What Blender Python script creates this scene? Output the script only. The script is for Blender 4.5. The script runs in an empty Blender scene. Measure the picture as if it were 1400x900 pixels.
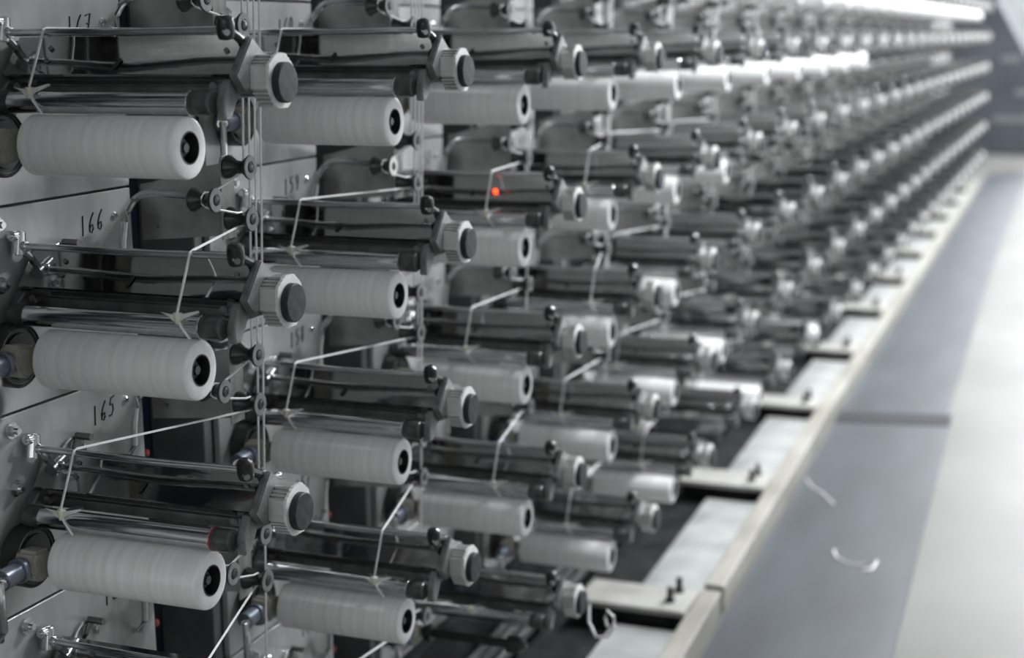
import bpy, bmesh, math, random
from mathutils import Vector, Matrix

random.seed(11)
scene = bpy.context.scene
COL = scene.collection
ZF = 1.64                      # height of the reference tier's motor axis above the floor
S, R = 0.628, 0.300            # column pitch, tier pitch
TIERS = range(-2, 5)           # -2 top tier ... 4 bottom tier
COLS = range(-1, 24)

# ------------------------------------------------------------------ camera
def cam_axes(yaw, pitch, roll):
    cy, sy, cp, sp = math.cos(yaw), math.sin(yaw), math.cos(pitch), math.sin(pitch)
    f = Vector((-sy*cp, cy*cp, -sp)); r = Vector((cy, sy, 0)); u = r.cross(f)
    c, s = math.cos(roll), math.sin(roll)
    return r*c + u*s, u*c - r*s, f
cam = bpy.data.cameras.new('camera')
cam_o = bpy.data.objects.new('camera', cam); COL.objects.link(cam_o)
r_, u_, f_ = cam_axes(0.3683, 0.1926, -0.01)
m = Matrix((r_, u_, -f_)).transposed().to_4x4()
m.translation = Vector((1.0083, -1.7908, 0.0564 + ZF))
cam_o.matrix_world = m
cam.sensor_width = 36.0
cam.lens = 2049.2/1400*36.0
cam.clip_start = 0.05; cam.clip_end = 200
cam.dof.use_dof = True
cam.dof.focus_distance = 2.22
cam.dof.aperture_fstop = 2.6
scene.camera = cam_o

# ------------------------------------------------------------------ view, world
vs = scene.view_settings
vs.view_transform = 'Standard'; vs.look = 'None'; vs.gamma = 1.0; vs.use_curve_mapping = False
vs.exposure = 0.78
scene.cycles.use_denoising = True
w = bpy.data.worlds.new('hall_air'); scene.world = w; w.use_nodes = True
w.node_tree.nodes['Background'].inputs['Color'].default_value = (0.95, 0.975, 1.0, 1)
w.node_tree.nodes['Background'].inputs['Strength'].default_value = 0.78
LAMP_Y = [3.0 + 2.05*k for k in range(9)]
LAMP_POWER = 122.0
CEIL = 3.75

# ------------------------------------------------------------------ materials
MATS = {}
def nodes_of(name):
    mt = bpy.data.materials.new(name); mt.use_nodes = True
    nt = mt.node_tree
    return mt, nt, nt.nodes['Principled BSDF']
def noise_mix(nt, b, c0, c1, scale, detail=3.0, lo=.35, hi=.65, coord='Object', stretch=None, inp='Base Color'):
    tc = nt.nodes.new('ShaderNodeTexCoord'); nz = nt.nodes.new('ShaderNodeTexNoise')
    src = tc.outputs[coord]
    if stretch:
        mp = nt.nodes.new('ShaderNodeMapping'); mp.inputs['Scale'].default_value = stretch
        nt.links.new(src, mp.inputs['Vector']); src = mp.outputs['Vector']
    nt.links.new(src, nz.inputs['Vector'])
    nz.inputs['Scale'].default_value = scale; nz.inputs['Detail'].default_value = detail
    rp = nt.nodes.new('ShaderNodeValToRGB')
    rp.color_ramp.elements[0].position = lo; rp.color_ramp.elements[1].position = hi
    rp.color_ramp.elements[0].color = (*c0, 1); rp.color_ramp.elements[1].color = (*c1, 1)
    nt.links.new(nz.outputs['Fac'], rp.inputs['Fac'])
    nt.links.new(rp.outputs['Color'], b.inputs[inp])
    return nz
def bump(nt, b, src, strength, dist=.001):
    bp = nt.nodes.new('ShaderNodeBump'); bp.inputs['Strength'].default_value = strength
    bp.inputs['Distance'].default_value = dist
    nt.links.new(src, bp.inputs['Height']); nt.links.new(bp.outputs['Normal'], b.inputs['Normal'])
def mat(name, c0, c1=None, rough=.5, metal=0., scale=20., lo=.35, hi=.65, bmp=0., stretch=None, detail=3., spec=None, coat=0., bdist=.001):
    mt, nt, b = nodes_of(name)
    b.inputs['Roughness'].default_value = rough; b.inputs['Metallic'].default_value = metal
    if spec is not None: b.inputs['Specular IOR Level'].default_value = spec
    if coat: b.inputs['Coat Weight'].default_value = coat; b.inputs['Coat Roughness'].default_value = .12
    c1 = c1 or tuple(min(1, c*1.12) for c in c0)
    nz = noise_mix(nt, b, c0, c1, scale, detail, lo, hi, stretch=stretch)
    if bmp: bump(nt, b, nz.outputs['Fac'], bmp, bdist)
    MATS[name] = mt
    return mt
mat('polished_chrome', (.36, .36, .36), (.43, .43, .43), rough=.07, metal=1., scale=9., bmp=.10, stretch=(1, 3, 3), bdist=.004)
mat('roller_chrome', (.66, .66, .69), (.72, .72, .75), rough=.13, metal=1., scale=30.)
mat('rod_chrome', (.62, .62, .63), (.72, .72, .73), rough=.16, metal=1., scale=40.)
mat('grey_steel', (.16, .16, .155), (.27, .27, .26), rough=.38, metal=.85, scale=30., bmp=.15)
mat('cast_steel', (.19, .19, .19), (.31, .31, .31), rough=.45, metal=.7, scale=45., bmp=.25)
mat('dark_steel', (.15, .15, .152), (.23, .23, .232), rough=.42, metal=.6, scale=25.)
mat('plate_steel', (.20, .20, .19), (.40, .40, .385), rough=.34, metal=.35, scale=14., lo=.4, hi=.7, detail=5.)
mat('fin_aluminium', (.60, .60, .59), (.74, .74, .73), rough=.30, metal=.75, scale=30., stretch=(.3, 4, 4))
mat('gasket_white', (.62, .62, .60), (.78, .78, .76), rough=.7, scale=60., bmp=.3)
mat('cap_rubber', (.022, .023, .027), (.050, .052, .060), rough=.6, spec=.3, scale=70., lo=.42, hi=.72)
mat('black_plastic', (.014, .014, .014), (.03, .03, .03), rough=.28, scale=30.)
mat('black_rubber', (.012, .012, .012), (.026, .026, .026), rough=.5, scale=50.)
mat('roller_cap', (.05, .05, .05), (.10, .10, .10), rough=.33, metal=.3, scale=40.)
mat('panel_paint', (.27, .275, .27), (.47, .475, .47), rough=.24, metal=.08, scale=9., lo=.36, hi=.60, detail=3., stretch=(1, 1, .6), coat=.25)
mat('seam_dark', (.02, .02, .02), rough=.8)
mat('cream_ceramic', (.66, .62, .50), (.80, .77, .66), rough=.35, scale=60.)
mat('pulley_face', (.15, .15, .15), (.22, .22, .22), rough=.45, scale=50.)
mat('beige_cast', (.30, .29, .25), (.42, .40, .35), rough=.55, scale=35., bmp=.3)
mat('blue_steel', (.16, .19, .24), (.27, .30, .36), rough=.35, metal=.5, scale=30.)
mat('navy_paint', (.020, .022, .045), (.045, .05, .085), rough=.45, scale=12.)
mat('post_grey', (.10, .10, .10), (.15, .15, .15), rough=.5, scale=10.)
mat('red_plastic', (.22, .03, .035), rough=.35)
mat('ink', (.006, .006, .006), rough=.6)
mat('tape_white', (.80, .80, .80), (.90, .90, .90), rough=.35, scale=40.)
mat('tube_black', (.014, .014, .014), rough=.5)
mat('paper_label', (.62, .62, .61), (.78, .78, .77), rough=.7, scale=120.)
mat('mat_rubber', (.030, .033, .040), (.050, .055, .066), rough=.48, spec=.3, scale=2.4, lo=.3, hi=.7, stretch=(2.5, .6, 1), detail=5.)
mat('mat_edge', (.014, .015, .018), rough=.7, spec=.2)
mat('concrete', (.112, .110, .104), (.160, .158, .150), rough=.5, spec=.1, scale=1.6, lo=.3, hi=.7, detail=6., stretch=(1, .5, 1))
mat('kerb_paint', (.21, .22, .217), (.30, .31, .30), rough=.5, scale=7., detail=5.)
mat('bar_paint', (.26, .255, .235), (.35, .34, .32), rough=.5, scale=9., detail=5.)
mat('rail_paint', (.17, .16, .137), (.265, .255, .227), rough=.5, scale=10., detail=5., stretch=(1, .3, 1))
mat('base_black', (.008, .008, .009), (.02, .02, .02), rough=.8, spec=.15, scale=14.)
mat('wall_paint', (.55, .56, .57), (.64, .65, .66), rough=.8, scale=1.2)
mat('ceiling_paint', (.60, .61, .62), (.68, .69, .70), rough=.8, scale=.8)
mat('cabinet_blue', (.020, .024, .033), (.035, .040, .05), rough=.6, scale=1.5)
mat('cabinet_trim', (.07, .075, .085), (.11, .115, .125), rough=.5)
mat('lamp_body', (.72, .72, .72), rough=.5)
# tape package: wound bands along the axis, cross-wound weave, faint sheen
mt, nt, b = nodes_of('wound_tape'); MATS['wound_tape'] = mt
tc = nt.nodes.new('ShaderNodeTexCoord'); oi = nt.nodes.new('ShaderNodeObjectInfo')
mp = nt.nodes.new('ShaderNodeMapping'); mp.inputs['Scale'].default_value = (95, 2.5, 2.5)
ad = nt.nodes.new('ShaderNodeVectorMath'); ad.operation = 'ADD'
sc = nt.nodes.new('ShaderNodeVectorMath'); sc.operation = 'SCALE'; sc.inputs['Scale'].default_value = 40.
cb = nt.nodes.new('ShaderNodeCombineXYZ')
nt.links.new(oi.outputs['Random'], cb.inputs['X'])
nt.links.new(cb.outputs['Vector'], sc.inputs[0])
nt.links.new(tc.outputs['Object'], mp.inputs['Vector'])
nt.links.new(mp.outputs['Vector'], ad.inputs[0]); nt.links.new(sc.outputs['Vector'], ad.inputs[1])
nz = nt.nodes.new('ShaderNodeTexNoise'); nz.inputs['Scale'].default_value = 1.; nz.inputs['Detail'].default_value = 4.
nt.links.new(ad.outputs['Vector'], nz.inputs['Vector'])
rp = nt.nodes.new('ShaderNodeValToRGB')
rp.color_ramp.elements[0].position = .3; rp.color_ramp.elements[1].position = .62
rp.color_ramp.elements[0].color = (.74, .735, .72, 1); rp.color_ramp.elements[1].color = (.85, .85, .84, 1)
nt.links.new(nz.outputs['Fac'], rp.inputs['Fac']); nt.links.new(rp.outputs['Color'], b.inputs['Base Color'])
b.inputs['Roughness'].default_value = .33
bump(nt, b, nz.outputs['Fac'], .35, .0016)
mat('package_end', (.80, .80, .80), (.88, .88, .88), rough=.5, scale=90.)
# emitters: the lamp tubes, the added window panes and the indicator light
def emitter(name, col, s):
    mt, nt, b = nodes_of(name)
    b.inputs['Base Color'].default_value = (*col, 1); b.inputs['Emission Color'].default_value = (*col, 1)
    b.inputs['Emission Strength'].default_value = s; MATS[name] = mt
emitter('lamp_tube', (1, .98, .95), 9.)
emitter('added_window_glow', (.92, .96, 1), 14.)
emitter('red_led', (1, .06, .015), 2.6)

# ------------------------------------------------------------------ mesh builder
class MB:
    def __init__(self): self.v = []; self.f = []
    def box(self, x0, x1, y0, y1, z0, z1):
        n = len(self.v)
        self.v += [(x, y, z) for x in (x0, x1) for y in (y0, y1) for z in (z0, z1)]
        self.f += [[n+i for i in q] for q in ((0,1,3,2),(4,6,7,5),(0,4,5,1),(2,3,7,6),(0,2,6,4),(1,5,7,3))]
        return self
    def prism(self, poly, x0, x1):             # poly of (y, z), extruded along x
        n = len(self.v); k = len(poly)
        self.v += [(x0, y, z) for y, z in poly] + [(x1, y, z) for y, z in poly]
        self.f += [[n+i for i in range(k)], [n+k+i for i in reversed(range(k))]]
        self.f += [[n+i, n+k+i, n+k+(i+1) % k, n+(i+1) % k] for i in range(k)]
        return self
    def prism_y(self, poly, y0, y1):           # poly of (x, z), extruded along y
        n = len(self.v); k = len(poly)
        self.v += [(x, y0, z) for x, z in poly] + [(x, y1, z) for x, z in poly]
        self.f += [[n+i for i in range(k)], [n+k+i for i in reversed(range(k))]]
        self.f += [[n+i, n+k+i, n+k+(i+1) % k, n+(i+1) % k] for i in range(k)]
        return self
    def prism_z(self, poly, z0, z1):
        n = len(self.v); k = len(poly)
        self.v += [(x, y, z0) for x, y in poly] + [(x, y, z1) for x, y in poly]
        self.f += [[n+i for i in range(k)], [n+k+i for i in reversed(range(k))]]
        self.f += [[n+i, n+k+i, n+k+(i+1) % k, n+(i+1) % k] for i in range(k)]
        return self
    def ring(self, c, d, r, n):
        d = Vector(d).normalized(); a = d.orthogonal().normalized() if abs(d.z) > .9 else d.cross(Vector((0, 0, 1))).normalized()
        e = d.cross(a); i0 = len(self.v)
        for k in range(n):
            t = 2*math.pi*k/n
            self.v.append(tuple(Vector(c) + a*(r*math.cos(t)) + e*(r*math.sin(t))))
        return i0
    def loft(self, rings, n, cap0=True, cap1=True):
        for a, b in zip(rings, rings[1:]):
            self.f += [[a+k, a+(k+1) % n, b+(k+1) % n, b+k] for k in range(n)]
        if cap0: self.f.append([rings[0]+k for k in reversed(range(n))])
        if cap1: self.f.append([rings[-1]+k for k in range(n)])
        return self
    def cyl(self, p0, p1, r0, r1=None, n=16):
        p0, p1 = Vector(p0), Vector(p1); d = p1-p0
        return self.loft([self.ring(p0, d, r0, n), self.ring(p1, d, r0 if r1 is None else r1, n)], n)
    def lathe_x(self, prof, y, z, n=24, closed=False):   # prof of (x, r)
        rs = [self.ring((x, y, z), (1, 0, 0), max(r, 1e-5), n) for x, r in prof]
        if closed:
            self.loft(rs + [rs[0]], n, False, False)
        else:
            self.loft(rs, n)
        return self
    def tube(self, pts, r, n=6, caps=True):
        pts = [Vector(p) for p in pts]; rs = []
        for i, q in enumerate(pts):
            d = pts[min(i+1, len(pts)-1)] - pts[max(i-1, 0)]
            rs.append(self.ring(q, d, r, n))
        return self.loft(rs, n, caps, caps)
    def mesh(self, name, material, bevel=0., smooth=True, segs=1):
        me = bpy.data.meshes.new(name)
        me.from_pydata(self.v, [], self.f)
        bm = bmesh.new(); bm.from_mesh(me)
        bmesh.ops.recalc_face_normals(bm, faces=bm.faces)
        if bevel:
            ed = [e for e in bm.edges if len(e.link_faces) == 2 and e.calc_face_angle(0) > .5]
            bmesh.ops.bevel(bm, geom=ed, offset=bevel, segments=segs, affect='EDGES', clamp_overlap=True)
        bm.to_mesh(me); bm.free()
        if smooth:
            me.shade_smooth(); me.set_sharp_from_angle(angle=.55)
        me.materials.append(MATS[material])
        return me
def arc(cx, cz, r, a0, a1, n, y):
    return [(cx + r*math.cos(math.radians(a0+(a1-a0)*i/n)), y, cz + r*math.sin(math.radians(a0+(a1-a0)*i/n))) for i in range(n+1)]

def link(name, me, parent=None, loc=(0, 0, 0)):
    o = bpy.data.objects.new(name, me); COL.objects.link(o); o.location = loc
    if parent: o.parent = parent
    return o
def thing(name, label, cat, loc, group=None, me=None):
    o = bpy.data.objects.new(name, me); COL.objects.link(o); o.location = loc
    o['label'] = label; o['category'] = cat
    if group: o['group'] = group
    return o
def structure(name, me, loc=(0, 0, 0)):
    o = link(name, me, None, loc); o['kind'] = 'structure'
    return o

# ------------------------------------------------------------------ the hall
Y0, Y1, X0, X1 = -7., 26., -2.6, 5.2
structure('floor', MB().box(X0, X1, Y0, Y1, -.1, 0).mesh('floor', 'concrete'))
structure('ceiling', MB().box(X0, X1, Y0, Y1, CEIL, CEIL+.1).mesh('ceiling', 'ceiling_paint'))
structure('wall_right', MB().box(X1, X1+.1, Y0, Y1, 0, CEIL).mesh('wall_right', 'wall_paint'))
structure('wall_far', MB().box(X0, X1, Y1, Y1+.1, 0, CEIL).mesh('wall_far', 'wall_paint'))
structure('wall_left', MB().box(X0-.1, X0, Y0, Y1, 0, CEIL).mesh('wall_left', 'wall_paint'))

# fluorescent batten lamps in a line over the aisle; sparse side line added for highlights
body = MB().box(-.06, .06, -.65, .65, .03, .08).mesh('housing', 'lamp_body', .004)
tubeM = MB().cyl((0, -.61, .012), (0, .61, .012), .013, n=12).mesh('lamp_tube', 'lamp_tube')
for k, (lx, y) in enumerate([(1.45, y) for y in LAMP_Y] + [(3.9, y+1.0) for y in LAMP_Y[4::4]]):
    t = thing('ceiling_lamp', 'white fluorescent batten lamp in the line ' + ('over the matted aisle' if lx < 2 else 'added by the plain side wall'), 'lamp', (lx, y, CEIL-.08), 'lamps over the aisle' if lx < 2 else 'added lamps by the side wall')
    link('housing', body, t)
    link('lamp_tube', tubeM, t)
    L = bpy.data.lights.new('lamp_light', 'AREA'); L.shape = 'RECTANGLE'; L.size = .22; L.size_y = 1.25
    L.energy = LAMP_POWER; L.color = (.95, .98, 1)
    lo = bpy.data.objects.new('lamp_light', L); COL.objects.link(lo); lo.parent = t; lo.location = (0, 0, -.01)

# high windows added in the far wall, out of view, brightening the far columns
for k in range(4):
    x = -1.9 + 1.85*k
    wn = structure('added_window_%d' % (k+1), MB().box(-.78, .78, -.05, -.035, 2.65, 3.45).mesh('added_window_pane', 'added_window_glow'), (x, Y1, 0))
    for a in ((-.84, -.78, 2.59, 3.51), (.78, .84, 2.59, 3.51), (-.78, .78, 2.59, 2.65), (-.78, .78, 3.45, 3.51), (-.02, .02, 2.65, 3.45)):
        link('added_window_frame', MB().box(a[0], a[1], -.07, -.002, a[2], a[3]).mesh('added_window_frame', 'lamp_body', .003), wn)

# dark cabinet beyond the end of the bank
t = thing('machine_cabinet', 'tall dark blue machine cabinet with sloping shoulder beyond the bank', 'cabinet', (0, 20.4, 0))
link('body', MB().prism_y([(-1.6, 0), (1.6, 0), (1.6, .9), (.45, 1.05), (.12, 1.35), (-.30, 2.1), (-.42, 2.6), (-1.6, 2.6)], 0, .9).mesh('body', 'cabinet_blue', .01), t)
for z, x0, x1 in ((1.28, -.24, .02), (.82, -.02, .32), (.45, -.3, .5)):
    link('name_strip', MB().box(x0, x1, -.012, 0, z, z+.09).mesh('name_strip', 'cabinet_trim', .003), t)

# ------------------------------------------------------------------ floor-level channel, rail and mats (slightly askew to the bank)
def sk(y): return -.0245*(y-2.0) if y < 4.7 else -.0661 - .0122*(y-4.7)
def plan(x0, x1, y0, y1):
    ys = [y0] + ([4.7] if y0 < 4.7 < y1 else []) + [y1]
    return [(max(x0+sk(y), -.345), y) for y in ys] + [(x1+sk(y), y) for y in reversed(ys)]
def flat(name, poly, z0, z1, material, bev=0.):
    cx = sum(p[0] for p in poly)/len(poly); cy = sum(p[1] for p in poly)/len(poly)
    me = MB().prism_z([(x-cx, y-cy) for x, y in poly], z0, z1).mesh(name, material, bev)
    return me, (cx, cy, 0)
BARS = [2.22 + 2*S*k for k in range(-3, 11)]
YEND = 15.0
for k, (a, b_, lab) in enumerate(((-3.0, 2.33, 'tan painted kerb rail beside the near stretch of mat'),
                                  (2.37, 4.699, 'tan painted kerb rail between the open rail joint and the mat seam'),
                                  (4.701, YEND+.6, 'long tan painted kerb rail running to the far cabinet'))):
    me, c = flat('kerb_rail', plan(.018, .078, a, b_), 0, .088, 'rail_paint', .004)
    thing('kerb_rail', lab, 'rail', c, None, me)
ORD = ['zeroth', 'first', 'second', 'third', 'fourth', 'fifth', 'sixth', 'seventh', 'eighth', 'ninth', 'tenth', 'eleventh', 'twelfth']
boltM = MB().cyl((0, 0, 0), (0, 0, .012), .016, n=6).cyl((0, 0, .012), (0, 0, .045), .009, n=10).mesh('bolt', 'black_rubber')
nb = len(BARS)
for k, y in enumerate(BARS):
    dx = sk(y)
    kj = k - 3                                   # the bar at kj = 0 stands at the joint of the rail
    if kj == 0: wh = 'at the rail joint'
    elif kj < 0: wh = '%s before the rail joint' % ORD[-kj]
    elif kj <= 7: wh = '%s beyond the rail joint' % ORD[kj]
    else: wh = 'toward the far end of the floor channel'
    t = thing('cross_bar', 'pale painted cross bar over the floor channel, ' + wh, 'bar', (dx, y, 0), 'far cross bars of the floor channel' if kj > 7 else None)
    xl = max(-.31, -.34-dx)
    link('beam', MB().box(xl, .013, -.09, .09, .070, .088).mesh('beam', 'bar_paint', .003), t)
    link('shade_web', MB().box(xl+.01, .012, -.075, .075, .0035, .070).mesh('shade_web', 'base_black', .002), t)  # black front stands in for the shade under the beam
    for bxx, byy in ((-.045, -.01), (-.040, .075)):
        if k < 9: link('bolt', boltM, t, (bxx, byy-.01, .086))
    if k + 1 < nb:
        y2 = BARS[k+1]
        me, c = flat('channel_cover', plan(-.195, .015, y+.10, y2-.10), .018, .032, 'kerb_paint', .002)
        thing('channel_cover', 'pale sheet cover in the floor channel behind the cross bar ' + wh if kj <= 7 else 'pale sheet cover toward the far end of the floor channel', 'cover', c, 'far covers of the floor channel' if kj > 7 else None, me)
def mat_piece(label, poly):
    me, c = flat('floor_mat', poly, .0005, .009, 'mat_rubber', .002)
    return thing('floor_mat', label, 'mat', c, None, me), c
t, c = mat_piece('near length of dark grey rubber mat with thread scraps on it', [(.130, .2), (.62, .2), (.582, 2.2), (.50, 4.95), (.016, 4.86), (.084, 2.0)])
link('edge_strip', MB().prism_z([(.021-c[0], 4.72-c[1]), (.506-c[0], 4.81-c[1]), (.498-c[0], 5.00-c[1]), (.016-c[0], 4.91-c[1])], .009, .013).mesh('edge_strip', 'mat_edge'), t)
mat_piece('far length of dark grey rubber mat running to the dark cabinet', [(.014, 4.92), (.478, 5.01), (.40, 9), (.373, 11.0), (.328, 15.5), (.30, 17.6), (-.135, 17.4), (-.058, 11.)])
def scrap(label, pts):
    thing('thread_scrap', label, 'thread', (0, 0, 0), 'thread scraps on the mat', MB().tube([(x, y, .0125) for x, y in pts], .0022, 5).mesh('thread_scrap', 'tape_white'))
scrap('short straight scrap of white tape on the mat beside the rail', [(.06, 3.80), (.10, 3.70), (.15, 3.64), (.21, 3.52)])
scrap('curled scrap of white tape in the middle of the near mat', [(.29, 3.02), (.31, 2.95), (.36, 2.90), (.40, 2.91), (.44, 2.96), (.435, 2.87), (.41, 2.86)])

# dark plinth of the bank with cables lying along it
plinth = thing('machine_plinth', 'black steel plinth running under the whole winder bank', 'plinth', (0, 0, 0))
link('channel', MB().box(-.62, -.40, -1.6, YEND+.2, .004, .27).mesh('channel', 'base_black', .004), plinth)
link('pit_liner', MB().box(-.399, -.188, -1.6, YEND+.2, .0005, .003).mesh('pit_liner', 'base_black'), plinth)
for k, (x, z, r) in enumerate(((-.375, .075, .016), (-.378, .115, .014), (-.378, .15, .012))):
    pts = [(x + .004*math.sin(1.3*i+k), -1.5+.5*i, z + .004*math.sin(2.1*i+2*k)) for i in range(33)]
    thing('power_cable', ('thick', 'middling', 'thin')[k] + ' black cable lying along the foot of the plinth', 'cable', (0, 0, 0), 'cables along the plinth', MB().tube(pts, r, 8).mesh('power_cable', 'black_rubber'))

# ------------------------------------------------------------------ winding head parts (origin: centre of the motor cap)
P = {}
P['housing'] = MB().prism([(-.022, .058), (-.056, .011), (-.042, .005), (-.042, -.020), (.032, -.020), (.032, .034), (-.012, .058)], -.425, -.052).mesh('housing', 'dark_steel', .0015)
# bent sheet tray: sloping mirror face with a return lip
tr = MB()
n = 14; xs = [-.418 + i*(.3655/n) for i in range(n+1)]
outer = [(-.0205, .0625), (-.0275, .0535), (-.0400, .0385), (-.0520, .0240), (-.0615, .0120), (-.0600, .0090), (-.0450, .0065)]
inner = [(-.0190, .0610), (-.0262, .0525), (-.0388, .0375), (-.0508, .0230), (-.0595, .0125), (-.0585, .0105), (-.0450, .0080)]
prof = outer + inner[::-1]; k = len(prof)
for i, x in enumerate(xs):
    bow = .0016*math.sin(math.pi*i/n)**2
    tr.v += [(x, y + (.766*bow if q in (1, 2, 3, k-2, k-3, k-4) else 0), z - (.643*bow if q in (1, 2, 3, k-2, k-3, k-4) else 0)) for q, (y, z) in enumerate(prof)]
for i in range(n):
    for q in range(k):
        tr.f.append([i*k+q, (i+1)*k+q, (i+1)*k+(q+1) % k, i*k+(q+1) % k])
tr.f += [list(range(k)), [n*k+q for q in reversed(range(k))]]
P['tray'] = tr.mesh('tray', 'polished_chrome')
fn = Vector((0, -.766, .643)); fu = Vector((0, .643, .766)); fc = Vector((0, -.0400, .0385))     # mirror face frame
def on_face(x, s, h=0.): return Vector((x, 0, 0)) + fc + fu*s + fn*h
# oblong slot in the tray
sl = MB(); pts = []
for a0, cs in ((0, .0055), (180, -.0055)):
    for q in range(7):
        a = math.radians(a0 + 180*q/6); pts.append((.0034*math.cos(a), cs + .0034*math.sin(a)))
ii = len(sl.v)
for h in (.0002, .0008): sl.v += [tuple(on_face(-.235+px+.3*py, -.0165+py, h)) for px, py in pts]
kk = len(pts); sl.f += [list(range(kk)), [kk+q for q in reversed(range(kk))]] + [[q, kk+q, kk+(q+1) % kk, (q+1) % kk] for q in range(kk)]
P['slot'] = sl.mesh('slot', 'black_rubber')
P['screw'] = MB().cyl((0, 0, 0), tuple(fn*.0028), .0038, .0034, 10).cyl(tuple(fn*.0024), tuple(fn*.0034), .0016, n=6).mesh('screw', 'grey_steel')
P['slot_gap'] = MB().box(-.375, -.085, -.0450, -.0418, -.002, .0030).mesh('slot_gap', 'black_rubber')
P['cover_bar'] = MB().box(-.41, -.066, -.0500, -.042, -.0195, -.0045).mesh('cover_bar', 'grey_steel', .001)
# guard rod on clamps
P['guard_rod'] = MB().tube([(-.412, -.056, .069), (-.36, -.0565, .069), (-.29, -.058, .0685), (-.24, -.0585, .068), (-.18, -.0575, .0685), (-.12, -.056, .0695), (-.066, -.056, .070)], .0054, 12).mesh('guard_rod', 'rod_chrome')
P['rod_clamp'] = MB().cyl((-.418, -.059, .056), (-.418, -.053, .090), .0115, .0100, 12).cyl((-.418, -.050, .083), (-.418, -.071, .085), .0078, n=12).cyl((-.418, -.070, .085), (-.418, -.073, .085), .0042, n=6).cyl((-.420, -.056, .069), (-.402, -.056, .069), .0080, n=12).mesh('rod_clamp', 'rod_chrome', .0008)
P['clamp_arm'] = MB().tube([(-.417, -.054, .064), (-.417, -.035, .050), (-.415, -.018, .044)], .0058, 8).mesh('clamp_arm', 'cast_steel')
P['knob'] = MB().loft([], 12, False, False) if False else None
kb = MB(); rs = []
for tt, rr in ((-.016, .005), (-.014, .0105), (-.005, .0125), (.006, .0125), (.013, .0108), (.017, .005)):
    rs.append(kb.ring(Vector((-.058, -.058, .072)) + Vector((.10, -.25, .96)).normalized()*tt, (.10, -.25, .96), rr, 14))
kb.loft(rs, 14)
P['knob'] = kb.mesh('knob', 'black_plastic')
P['knob_screw'] = MB().cyl((-.052, -.068, .0665), (-.0465, -.0735, .0655), .0052, .0044, 10).mesh('knob_screw', 'rod_chrome')
P['knob_arm'] = MB().tube([(-.056, -.053, .068), (-.054, -.040, .062), (-.054, -.020, .0525)], .0062, 10).mesh('knob_arm', 'black_plastic')
# end block, finned motor, toothed gasket, cap
P['end_block'] = MB().prism([(-.021, .061), (.010, .039), (.034, .034), (.034, -.022), (-.014, -.016), (-.044, -.014), (-.0655, .010)], -.0525, -.0405).mesh('end_block', 'cast_steel', .002, segs=2)
def grooved(p, q, k, depth):          # points along p->q with k rectangular grooves cut inward (to the right of travel)
    p, q = Vector(p), Vector(q); d = (q-p)/(2*k+1); nrm = Vector((d.y, -d.x)).normalized()*depth
    out = [p]
    for i in range(k):
        a, b_ = p + d*(2*i+1), p + d*(2*i+2)
        out += [a, a+nrm, b_+nrm, b_]
    return [tuple(v) for v in out]
fin = (grooved((-.0305, .0225), (-.0100, .0365), 3, .0040) + grooved((-.0100, .0365), (.0120, .0365), 3, .0040) + [(.0120, .0365), (.0320, .0210), (.0320, -.0180), (.0160, -.0330)]
       + grooved((.0160, -.0330), (-.0120, -.0330), 3, .0035) + grooved((-.0120, -.0330), (-.0315, -.0080), 4, .0048) + [(-.0315, -.0080)])
P['motor_body'] = MB().prism(fin, -.0405, -.0150).mesh('motor_body', 'fin_aluminium', .0004, False)
cen = Vector((0, .0015)); gk = []
for q in [(-.0305, .0225), (-.0100, .0365), (.0120, .0365), (.0320, .0210), (.0320, -.0180), (.0160, -.0330), (-.0120, -.0330), (-.0315, -.0080)]: gk.append(cen + (Vector(q)-cen)*1.035)
gs = []
for q, nx in zip(gk, gk[1:] + gk[:1]):
    for i in range(7):
        v = q.lerp(nx, i/7); gs.append(tuple(v + (v-cen).normalized()*(.0011 if i % 2 else 0)))
P['gasket'] = MB().prism(gs, -.0150, -.0105).mesh('gasket', 'gasket_white', 0, False)
P['motor_cap'] = MB().lathe_x([(-.0105, .0272), (-.0015, .0272), (0, .0258), (.0004, .0160), (.0002, .0003)], 0, -.0005, 32).mesh('motor_cap', 'cap_rubber')
# pressure roller with end caps, hanging arm
ry, rz, rr = -.0830, -.0255, .0152
P['pressure_roller'] = MB().lathe_x([(-.388, rr-.001), (-.387, rr), (-.098, rr), (-.097, rr-.001)], ry, rz, 32).mesh('pressure_roller', 'roller_chrome')
P['roller_cap'] = MB().lathe_x([(-.0970, .0158), (-.0960, .0166), (-.0910, .0166), (-.0905, .0158), (-.0890, .0158), (-.0885, .0166), (-.0690, .0166), (-.0670, .0152), (-.0670, .0120), (-.0685, .0112), (-.0685, .0002)], ry, rz, 28).mesh('roller_cap', 'roller_cap')
P['roller_cap_inner'] = MB().lathe_x([(-.414, .0120), (-.413, .0165), (-.390, .0165), (-.388, .0155)], ry, rz, 24).mesh('roller_cap', 'roller_cap')
P['chrome_ring'] = MB().lathe_x([(-.1010, .0153), (-.1006, .0166), (-.0995, .0173), (-.0982, .0173), (-.0973, .0166), (-.0970, .0153)], ry, rz, 28).mesh('chrome_ring', 'rod_chrome')
P['red_ring'] = MB().lathe_x([(-.0980, .0155), (-.0978, .0171), (-.0945, .0171), (-.0940, .0155)], ry, rz, 28).mesh('red_ring', 'red_plastic')
P['roller_arm'] = MB().prism([(-.058, .006), (-.036, .006), (-.040, -.020), (-.058, -.047), (-.074, -.049), (-.076, -.024)], -.0675, -.0535).mesh('roller_arm', 'cast_steel', .002)
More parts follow.
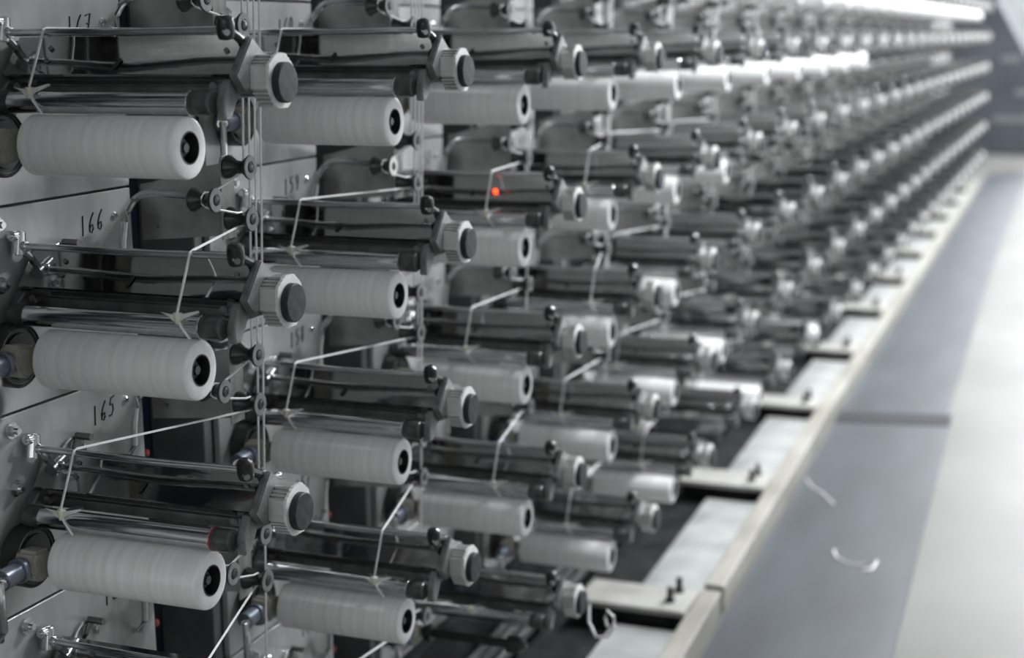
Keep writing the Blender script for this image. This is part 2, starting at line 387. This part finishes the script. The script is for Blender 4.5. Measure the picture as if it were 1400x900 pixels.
P['roller_arm_inner'] = MB().prism([(-.060, .004), (-.030, .004), (-.026, -.020), (-.050, -.046), (-.082, -.044), (-.084, -.014)], -.424, -.408).mesh('roller_arm', 'dark_steel', .002)
P['arm_bolt'] = MB().lathe_x([(-.082, .0045), (-.0815, .0062), (-.070, .0062), (-.064, .0062)], -.056, -.006, 14).cyl((-.076, -.056, -.004), (-.076, -.0665, -.004), .0058, n=12).cyl((-.076, -.0660, -.004), (-.076, -.0675, -.004), .0030, n=8).mesh('arm_bolt', 'cast_steel')
P['arm_bolt_inner'] = MB().cyl((-.394, -.046, -.006), (-.394, -.064, -.006), .0062, n=12).cyl((-.394, -.0635, -.006), (-.394, -.066, -.006), .0028, n=8).mesh('arm_bolt', 'grey_steel')
# spindle with chuck nose, drive disc, hub with valve
by, bz = -.0926, -.0832
P['spindle'] = MB().lathe_x([(-.428, .012), (-.352, .012), (-.352, .0198), (-.335, .0198), (-.333, .0105), (-.150, .0105), (-.148, .0198), (-.120, .0198), (-.117, .0185), (-.118, .0125), (-.112, .0120), (-.112, .0085), (-.1085, .0080), (-.1085, .0040), (-.1050, .0038), (-.1048, .0002)], by, bz, 24).mesh('spindle', 'black_rubber')
P['chuck_nut'] = MB().cyl((-.1170, by, bz), (-.1100, by, bz), .0135, .0125, 16).cyl((-.1100, by, bz), (-.1040, by, bz), .0075, .0068, 6).mesh('chuck_nut', 'roller_cap')
P['drive_disc'] = MB().lathe_x([(-.428, .030), (-.424, .046), (-.398, .0465), (-.396, .0440), (-.400, .0420), (-.400, .0340), (-.396, .0330), (-.396, .0200)], by, bz, 36).mesh('drive_disc', 'black_rubber')
P['disc_rim'] = MB().lathe_x([(-.4005, .0405), (-.3985, .0425), (-.3965, .0405), (-.3985, .0395)], by, bz, 36, True).mesh('disc_rim', 'grey_steel')
P['hub'] = MB().prism([(-.104, -.062), (-.138, -.058), (-.146, -.070), (-.146, -.092), (-.132, -.106), (-.114, -.106), (-.102, -.098)], -.395, -.358).mesh('hub', 'beige_cast', .005, segs=2)
P['valve'] = MB().cyl((-.378, -.143, -.082), (-.378, -.192, -.084), .0145, .0155, 16).cyl((-.378, -.150, -.082), (-.378, -.158, -.082), .0185, n=16).mesh('valve', 'blue_steel', .001)
elb = [(-.378, -.186, -.084), (-.372, -.200, -.083), (-.366, -.208, -.085), (-.364, -.211, -.094), (-.364, -.211, -.12), (-.364, -.211, -.150), (-.370, -.211, -.162), (-.386, -.211, -.168), (-.428, -.211, -.168)]
P['air_pipe'] = MB().tube(elb, .0062, 10).cyl((-.373, -.194, -.0835), (-.369, -.204, -.0835), .0095, n=12).mesh('air_pipe', 'rod_chrome')
# traverse guide, origin on the roller top line, moved along X
gd = MB()
gd.prism_y([(-.026, .004), (-.010, .0015), (.006, .0020), (.034, .0085), (.036, .0060), (.012, -.0030), (.004, -.0085), (-.006, -.0080), (-.012, -.0020)], -.0072, -.0058)
P['traverse_guide'] = gd.mesh('traverse_guide', 'gasket_white', .0004)
P['eyelet'] = MB().cyl((0, -.004, .0035), (0, -.005, -.012), .0068, .0035, 12).mesh('eyelet', 'cream_ceramic', .0008)
P['guide_arm'] = MB().tube([(0, -.001, -.001), (.003, .016, -.002), (.003, .040, -.006)], .0030, 6).mesh('guide_arm', 'dark_steel')
P['indicator_lamp'] = MB().cyl((0, 0, 0), tuple(fn*.004), .0055, .0045, 14).mesh('indicator_lamp', 'red_led')
P['paper_label'] = MB().box(-.0, .062, -.0482, -.0476, -.0188, -.0120).mesh('paper_label', 'paper_label')

MAIN = [('housing', 'housing'), ('tray', 'tray'), ('guard_rod', 'guard_rod'), ('knob', 'knob'), ('end_block', 'end_block'),
        ('motor_body', 'motor_body'), ('motor_cap', 'motor_cap'), ('gasket', 'gasket'), ('pressure_roller', 'pressure_roller'), ('roller_cap', 'roller_cap'),
        ('roller_arm', 'roller_arm'), ('spindle', 'spindle'), ('drive_disc', 'drive_disc'), ('chrome_ring', 'chrome_ring'), ('rod_clamp', 'rod_clamp')]
FINE = [('cover_bar', 'cover_bar'), ('slot_gap', 'slot_gap'), ('clamp_arm', 'clamp_arm'), ('knob_arm', 'knob_arm'),
        ('roller_cap', 'roller_cap_inner'), ('roller_arm', 'roller_arm_inner'), ('arm_bolt', 'arm_bolt'), ('arm_bolt', 'arm_bolt_inner'),
        ('hub', 'hub'), ('valve', 'valve'), ('air_pipe', 'air_pipe')]
SUB = {'tray': [('slot', 'slot', None), ('screw', 'screw', (-.070, .004)), ('screw', 'screw', (-.355, .010)), ('screw', 'screw', (-.352, -.012))],
       'knob': [('knob_screw', 'knob_screw', None)], 'spindle': [('chuck_nut', 'chuck_nut', None)], 'drive_disc': [('disc_rim', 'disc_rim', None)]}

# bobbin
bl, br, ro, ri = -.3470, -.0995, .0418, .0222
pk = MB().lathe_x([(bl, ri), (bl, ro-.006), (bl+.001, ro-.002), (bl+.004, ro), (br-.0040, ro), (br-.0015, ro-.0012), (br-.0008, ro-.003)], 0, 0, 48)
pk.f = pk.f[:-2]
PKG = pk.mesh('tape_package', 'wound_tape')
PEND = MB().lathe_x([(br-.0008, ro-.003), (br, ro-.0055), (br+.0006, .030), (br+.0004, ri), (br-.01, ri), (br-.01, ro-.01)], 0, 0, 48, True).mesh('end_face', 'package_end')
CORE = MB().lathe_x([(bl-.004, .0205), (bl-.004, .0221), (br+.001, .0221), (br+.001, .0205)], 0, 0, 36, True).mesh('core_tube', 'tube_black')

# guide bracket parts
B = {}
B['plate'] = MB().prism_y([(-.429, .036), (-.262, .050), (-.262, .168), (-.300, .160), (-.405, .132), (-.429, .128)], .262, .265).mesh('plate', 'plate_steel', .0008)
B['flange'] = MB().prism([(.235, .046), (.275, .046), (.275, .178), (.240, .178), (.235, .170)], -.262, -.259).mesh('flange', 'plate_steel', .0008)
def pulley(h):
    return MB().lathe_x([(-.046, .008), (-.0445, .0165), (-.041, .0190), (-.036, .0172), (-.026, .0105), (-.016, .0100), (-.0085, .0145), (-.0035, .0190), (-.0015, .0190), (-.0010, .0175), (-.0018, .0172), (-.0018, .0080), (0, .0078), (.001, .0060), (.001, .0002)], 0, 0, 24)
B['pulley'] = pulley(0).mesh('guide_pulley', 'black_plastic')
B['pulley_face'] = MB().lathe_x([(-.0016, .0186), (-.0004, .0180), (-.0004, .0095), (-.0016, .0090)], 0, 0, 24, True).mesh('face_ring', 'pulley_face')
B['pulley_face_white'] = MB().lathe_x([(-.0016, .0186), (-.0004, .0180), (-.0004, .0060), (-.0016, .0055)], 0, 0, 24, True).mesh('face_ring', 'gasket_white')
arm = [(-.262, .176, .121), (-.30, .176, .123), (-.345, .176, .1245), (-.366, .176, .121), (-.382, .176, .111), (-.393, .176, .096), (-.400, .176, .078), (-.405, .176, .050), (-.407, .176, .015), (-.418, .176, -.005), (-.431, .176, -.008)]
B['dancer_arm'] = MB().tube(arm, .0058, 10).mesh('dancer_arm', 'rod_chrome')
B['plate_screw'] = MB().cyl((-.40, .2625, .060), (-.40, .2585, .060), .0045, .004, 8).mesh('plate_screw', 'grey_steel')
PUL = [(-.215, .254, .160), (-.231, .176, .116), (-.217, .256, .078)]

# panel of one position, with bolts, hook and handwritten number
PY0, PY1, PX = -.165, .236, -.430
panelM = MB().box(PX-.012, PX, PY0, PY1, -.1715, .1245).mesh('panel', 'panel_paint', .0012)
HB = MB().cyl((PX, 0, 0), (PX+.004, 0, 0), .0125, n=16).cyl((PX+.004, 0, 0), (PX+.011, 0, 0), .0090, n=6).cyl((PX+.011, 0, 0), (PX+.016, 0, 0), .005, n=10).mesh('hex_bolt', 'rod_chrome')
PS = MB().lathe_x([(PX, .0062), (PX+.003, .0060), (PX+.005, .0035), (PX+.0045, .0002)], 0, 0, 14).mesh('panel_screw', 'rod_chrome')
HK = MB().tube([(PX, .045, .030), (PX+.006, .045, .040), (PX+.008, .052, .056), (PX+.010, .053, .060)], .0042, 8).cyl((PX+.006, .053, .060), (PX+.034, .053, .060), .0058, n=10).mesh('hook', 'grey_steel')
HR = MB().tube([(PX+.004, .045 + .030*math.cos(a*math.pi/12), .028 + .030*math.sin(a*math.pi/12)) for a in range(13)], .0028, 6).mesh('hook_ring', 'rod_chrome')
GLY = {'0': [[(.3, 1), (.1, .7), (.1, .3), (.3, 0), (.5, .3), (.5, .7), (.3, 1)]], '1': [[(.25, 1), (.35, 0)]],
       '2': [[(.1, .8), (.3, 1), (.5, .75), (.1, .05), (.55, .05)]], '3': [[(.1, .95), (.5, .95), (.3, .6), (.52, .35), (.3, 0), (.08, .1)]],
       '4': [[(.4, 1), (.08, .4), (.55, .4)], [(.42, .65), (.38, 0)]], '5': [[(.55, 1), (.2, .95), (.15, .58), (.42, .6), (.52, .32), (.35, .04), (.1, .06)]],
       '6': [[(.48, 1), (.26, .72), (.12, .38), (.18, .08), (.38, .02), (.52, .2), (.44, .40), (.26, .36), (.15, .22)]],
       '7': [[(.05, .88), (.55, 1), (.32, 0)], [(.2, .5), (.5, .55)]],
       '8': [[(.5, .85), (.3, 1), (.12, .8), (.5, .3), (.3, 0), (.1, .25), (.48, .75)]], '9': [[(.5, .75), (.3, .98), (.12, .72), (.3, .5), (.5, .75), (.42, 0)]]}
def number_mesh(txt):
    mb = MB()
    for q, ch in enumerate(txt):
        for st in GLY[ch]:
            mb.tube([(PX+.0004, .100 + .0215*q + .024*gx + .004*gz, .062 + .0025*q + .031*gz) for gx, gz in st], .0013, 5)
    return mb.mesh('number', 'ink')
backM = MB().box(-.560, -.552, PY1-.03, S+PY0+.03, .27, 4*R+.6).mesh('back_plate', 'navy_paint')
postM = MB().box(-.552, -.440, S+PY0-.034, S+PY0-.006, .27, ZF+2*R+.16).mesh('post', 'post_grey', .002)
stileM = MB().box(-.552, -.444, PY0+.01, PY1-.012, .27, ZF+2*R+.16).mesh('stile', 'post_grey')
backM = MB().box(-.560, -.553, PY1-.012, S+PY0+.005, .27, ZF+2*R+.16).mesh('back_plate', 'navy_paint')
BTN = MB().lathe_x([(-.441, .0065), (-.434, .0070), (-.430, .0060), (-.428, .0003)], PY1+.0072, 0, 12).mesh('stop_button', 'red_plastic')

# ------------------------------------------------------------------ who carries a bobbin, where the guide stands
def has_bobbin(i, j):
    if j <= -1: return True
    if j == 0: return i <= 10
    if j == 1: return i <= 5
    if j == 2: return i <= 4
    if j == 3: return i <= 5
    return i in (-1, 0, 1, 3, 4, 6, 8)
GX = {(0, 0): -.345, (0, 1): -.128, (0, 2): -.342, (1, 1): -.305, (1, 2): -.328, (1, 3): -.160, (2, 1): -.187, (2, 2): -.239, (2, 3): -.178, (2, 4): -.235, (3, 2): -.157, (3, 4): -.224, (3, 1): -.172,
      (0, -1): -.2, (1, 0): -.33, (2, 0): -.33, (0, 3): -.14}
TN = {4: 'bottom tier', 3: 'second tier up', 2: 'third tier up', 1: 'fourth tier up', 0: 'fifth tier up', -1: 'sixth tier up', -2: 'top tier'}
def place(i, j):
    """words that single out one position"""
    if i == 0: return 'the %s of the column numbered 166' % TN[j]
    if i == -1: return 'the %s, column before panel 166' % TN[j]
    if i <= 9: return 'the %s, %s column beyond panel 166' % (TN[j], ORD[i])
    return None

for i in COLS:
    near = -1 <= i <= 6
    # ---- column frame
    if i == 0: lab = 'white panelled machine frame with panels numbered 167, 166 and 165'
    elif i == -1: lab = 'white panelled machine frame just before the one numbered 166'
    elif i <= 9: lab = 'white panelled machine frame, %s beyond the one numbered 166' % ORD[i]
    else: lab = 'white panelled machine frame toward the far end of the bank'
    fr = thing('winder_frame', lab, 'machine frame', (0, i*S, 0), 'columns of the winder bank' if i > 9 else None)
    link('stile', stileM, fr); link('back_plate', backM, fr); link('post', postM, fr)
    for j in TIERS:
        z = ZF - j*R
        pn = link('panel', panelM, fr, (0, 0, z))
        if i <= 9:
            link('hex_bolt', HB, pn, (0, -.088, .103)); link('hex_bolt', HB, pn, (0, -.088, .016))
            link('panel_screw', PS, pn, (0, .190, .085))
            link('hook', HK, pn); link('hook_ring', HR, pn)
            link('stop_button', BTN, fr, (0, 0, z-.02))
        if 0 <= i <= 4:
            link('number', number_mesh(str(167 - j - 7*i)), pn)
    # ---- positions
    for j in TIERS:
        if (i, j) == (-1, 2): continue
        z = ZF - j*R; loc = (0, i*S, z); pl = place(i, j); bob = has_bobbin(i, j)
        far = 'the %s toward the far end of the bank' % TN[j]
        h = thing('winding_head', 'chrome winding head on ' + (pl or far), 'winding head', loc,
                  None if pl else 'far winding heads, ' + TN[j])
        for nm, key in MAIN + (FINE if i <= 9 else []):
            o = link(nm, P[key], h)
            if i <= 9:
                for sn, sk_, at in SUB.get(key, []):
                    link(sn, P[sk_], o, tuple(on_face(at[0], at[1], .0004)) if at else (0, 0, 0))
        gx = GX.get((i, j), -.14 - .2*random.random())
        if i <= 14:
            g = link('traverse_guide', P['traverse_guide'], h, (gx, -.094, -.008))
            link('eyelet', P['eyelet'], g); link('guide_arm', P['guide_arm'], g)
        if (i, j) == (2, 1):
            o = link('indicator_lamp', P['indicator_lamp'], h, tuple(on_face(-.184, -.012, .0002)))
            o['label'] = 'glowing orange-red indicator lamp'
        if (i, j) == (0, 2):
            o = link('red_ring', P['red_ring'], h); o['label'] = 'dull red ring on the roller end'
            link('paper_label', P['paper_label'], h, (-.30, 0, 0))
        # ---- bobbin
        if bob:
            lb = 'white wound tape bobbin on ' + (pl or far)
            bb = thing('tape_bobbin', lb, 'bobbin', (0, i*S+by, z+bz), None if pl else 'far tape bobbins, ' + TN[j])
            link('tape_package', PKG, bb); link('end_face', PEND, bb); link('core_tube', CORE, bb)
        # ---- guide bracket
        if i <= 17:
            g = thing('guide_bracket', 'three-pulley guide bracket on ' + (pl or far), 'pulley bracket', loc,
                      None if pl else 'far guide brackets, ' + TN[j])
            link('plate', B['plate'], g); link('flange', B['flange'], g); link('dancer_arm', B['dancer_arm'], g)
            if near: link('plate_screw', B['plate_screw'], g)
            for c in PUL:
                pu = link('guide_pulley', B['pulley'], g, c)
                if i <= 9: link('face_ring', B['pulley_face_white' if (i, j) == (1, 1) and c is PUL[1] else 'pulley_face'], pu)
        # ---- tape strand
        if bob and 0 <= i <= 14:
            off = .0165*(j+2+1.17)
            path = [(-.236, .266 + off, 2*R + .35 - (-j)*R - .0), (-.236, .2665, .166), (-.236, .264, .154), (-.236, .256, .1495),
                    (-.245, .186, .1255), (-.252, .176, .1275), (-.252, .166, .120), (-.252, .166, .111), (-.250, .176, .1045),
                    (-.240, .248, .0880), (-.238, .258, .0885), (-.238, .267, .078), (-.238, .262, .068), (-.240, .252, .0668),
                    (gx, -.053, .0745), (gx+.0005, -.0615, .0725), (gx, -.0985, -.003), (gx+.004, -.099, -.022), (gx+.02, -.1015, -.0395)]
            tp = thing('tape_strand', 'white tape strand fed to ' + (pl or far), 'tape', loc,
                       None if pl else 'far tape strands, ' + TN[j], MB().tube(path, .0019, 5).mesh('tape_strand', 'tape_white'))

# loop of pale cable hanging at the bottom motor of the second column beyond panel 166
pts = [(.006, .020, -.010), (.012, .0, -.045), (.035, -.02, -.070), (.062, -.02, -.066), (.075, -.01, -.045), (.070, 0, -.025), (.055, .0, -.012), (.050, 0, -.03), (.055, 0, -.05)]
thing('cable_loop', 'loop of pale cable hanging at a bottom tier motor above the channel', 'cable', (0, 2*S, ZF-4*R), None, MB().tube(pts, .0035, 7).mesh('cable_loop', 'paper_label'))
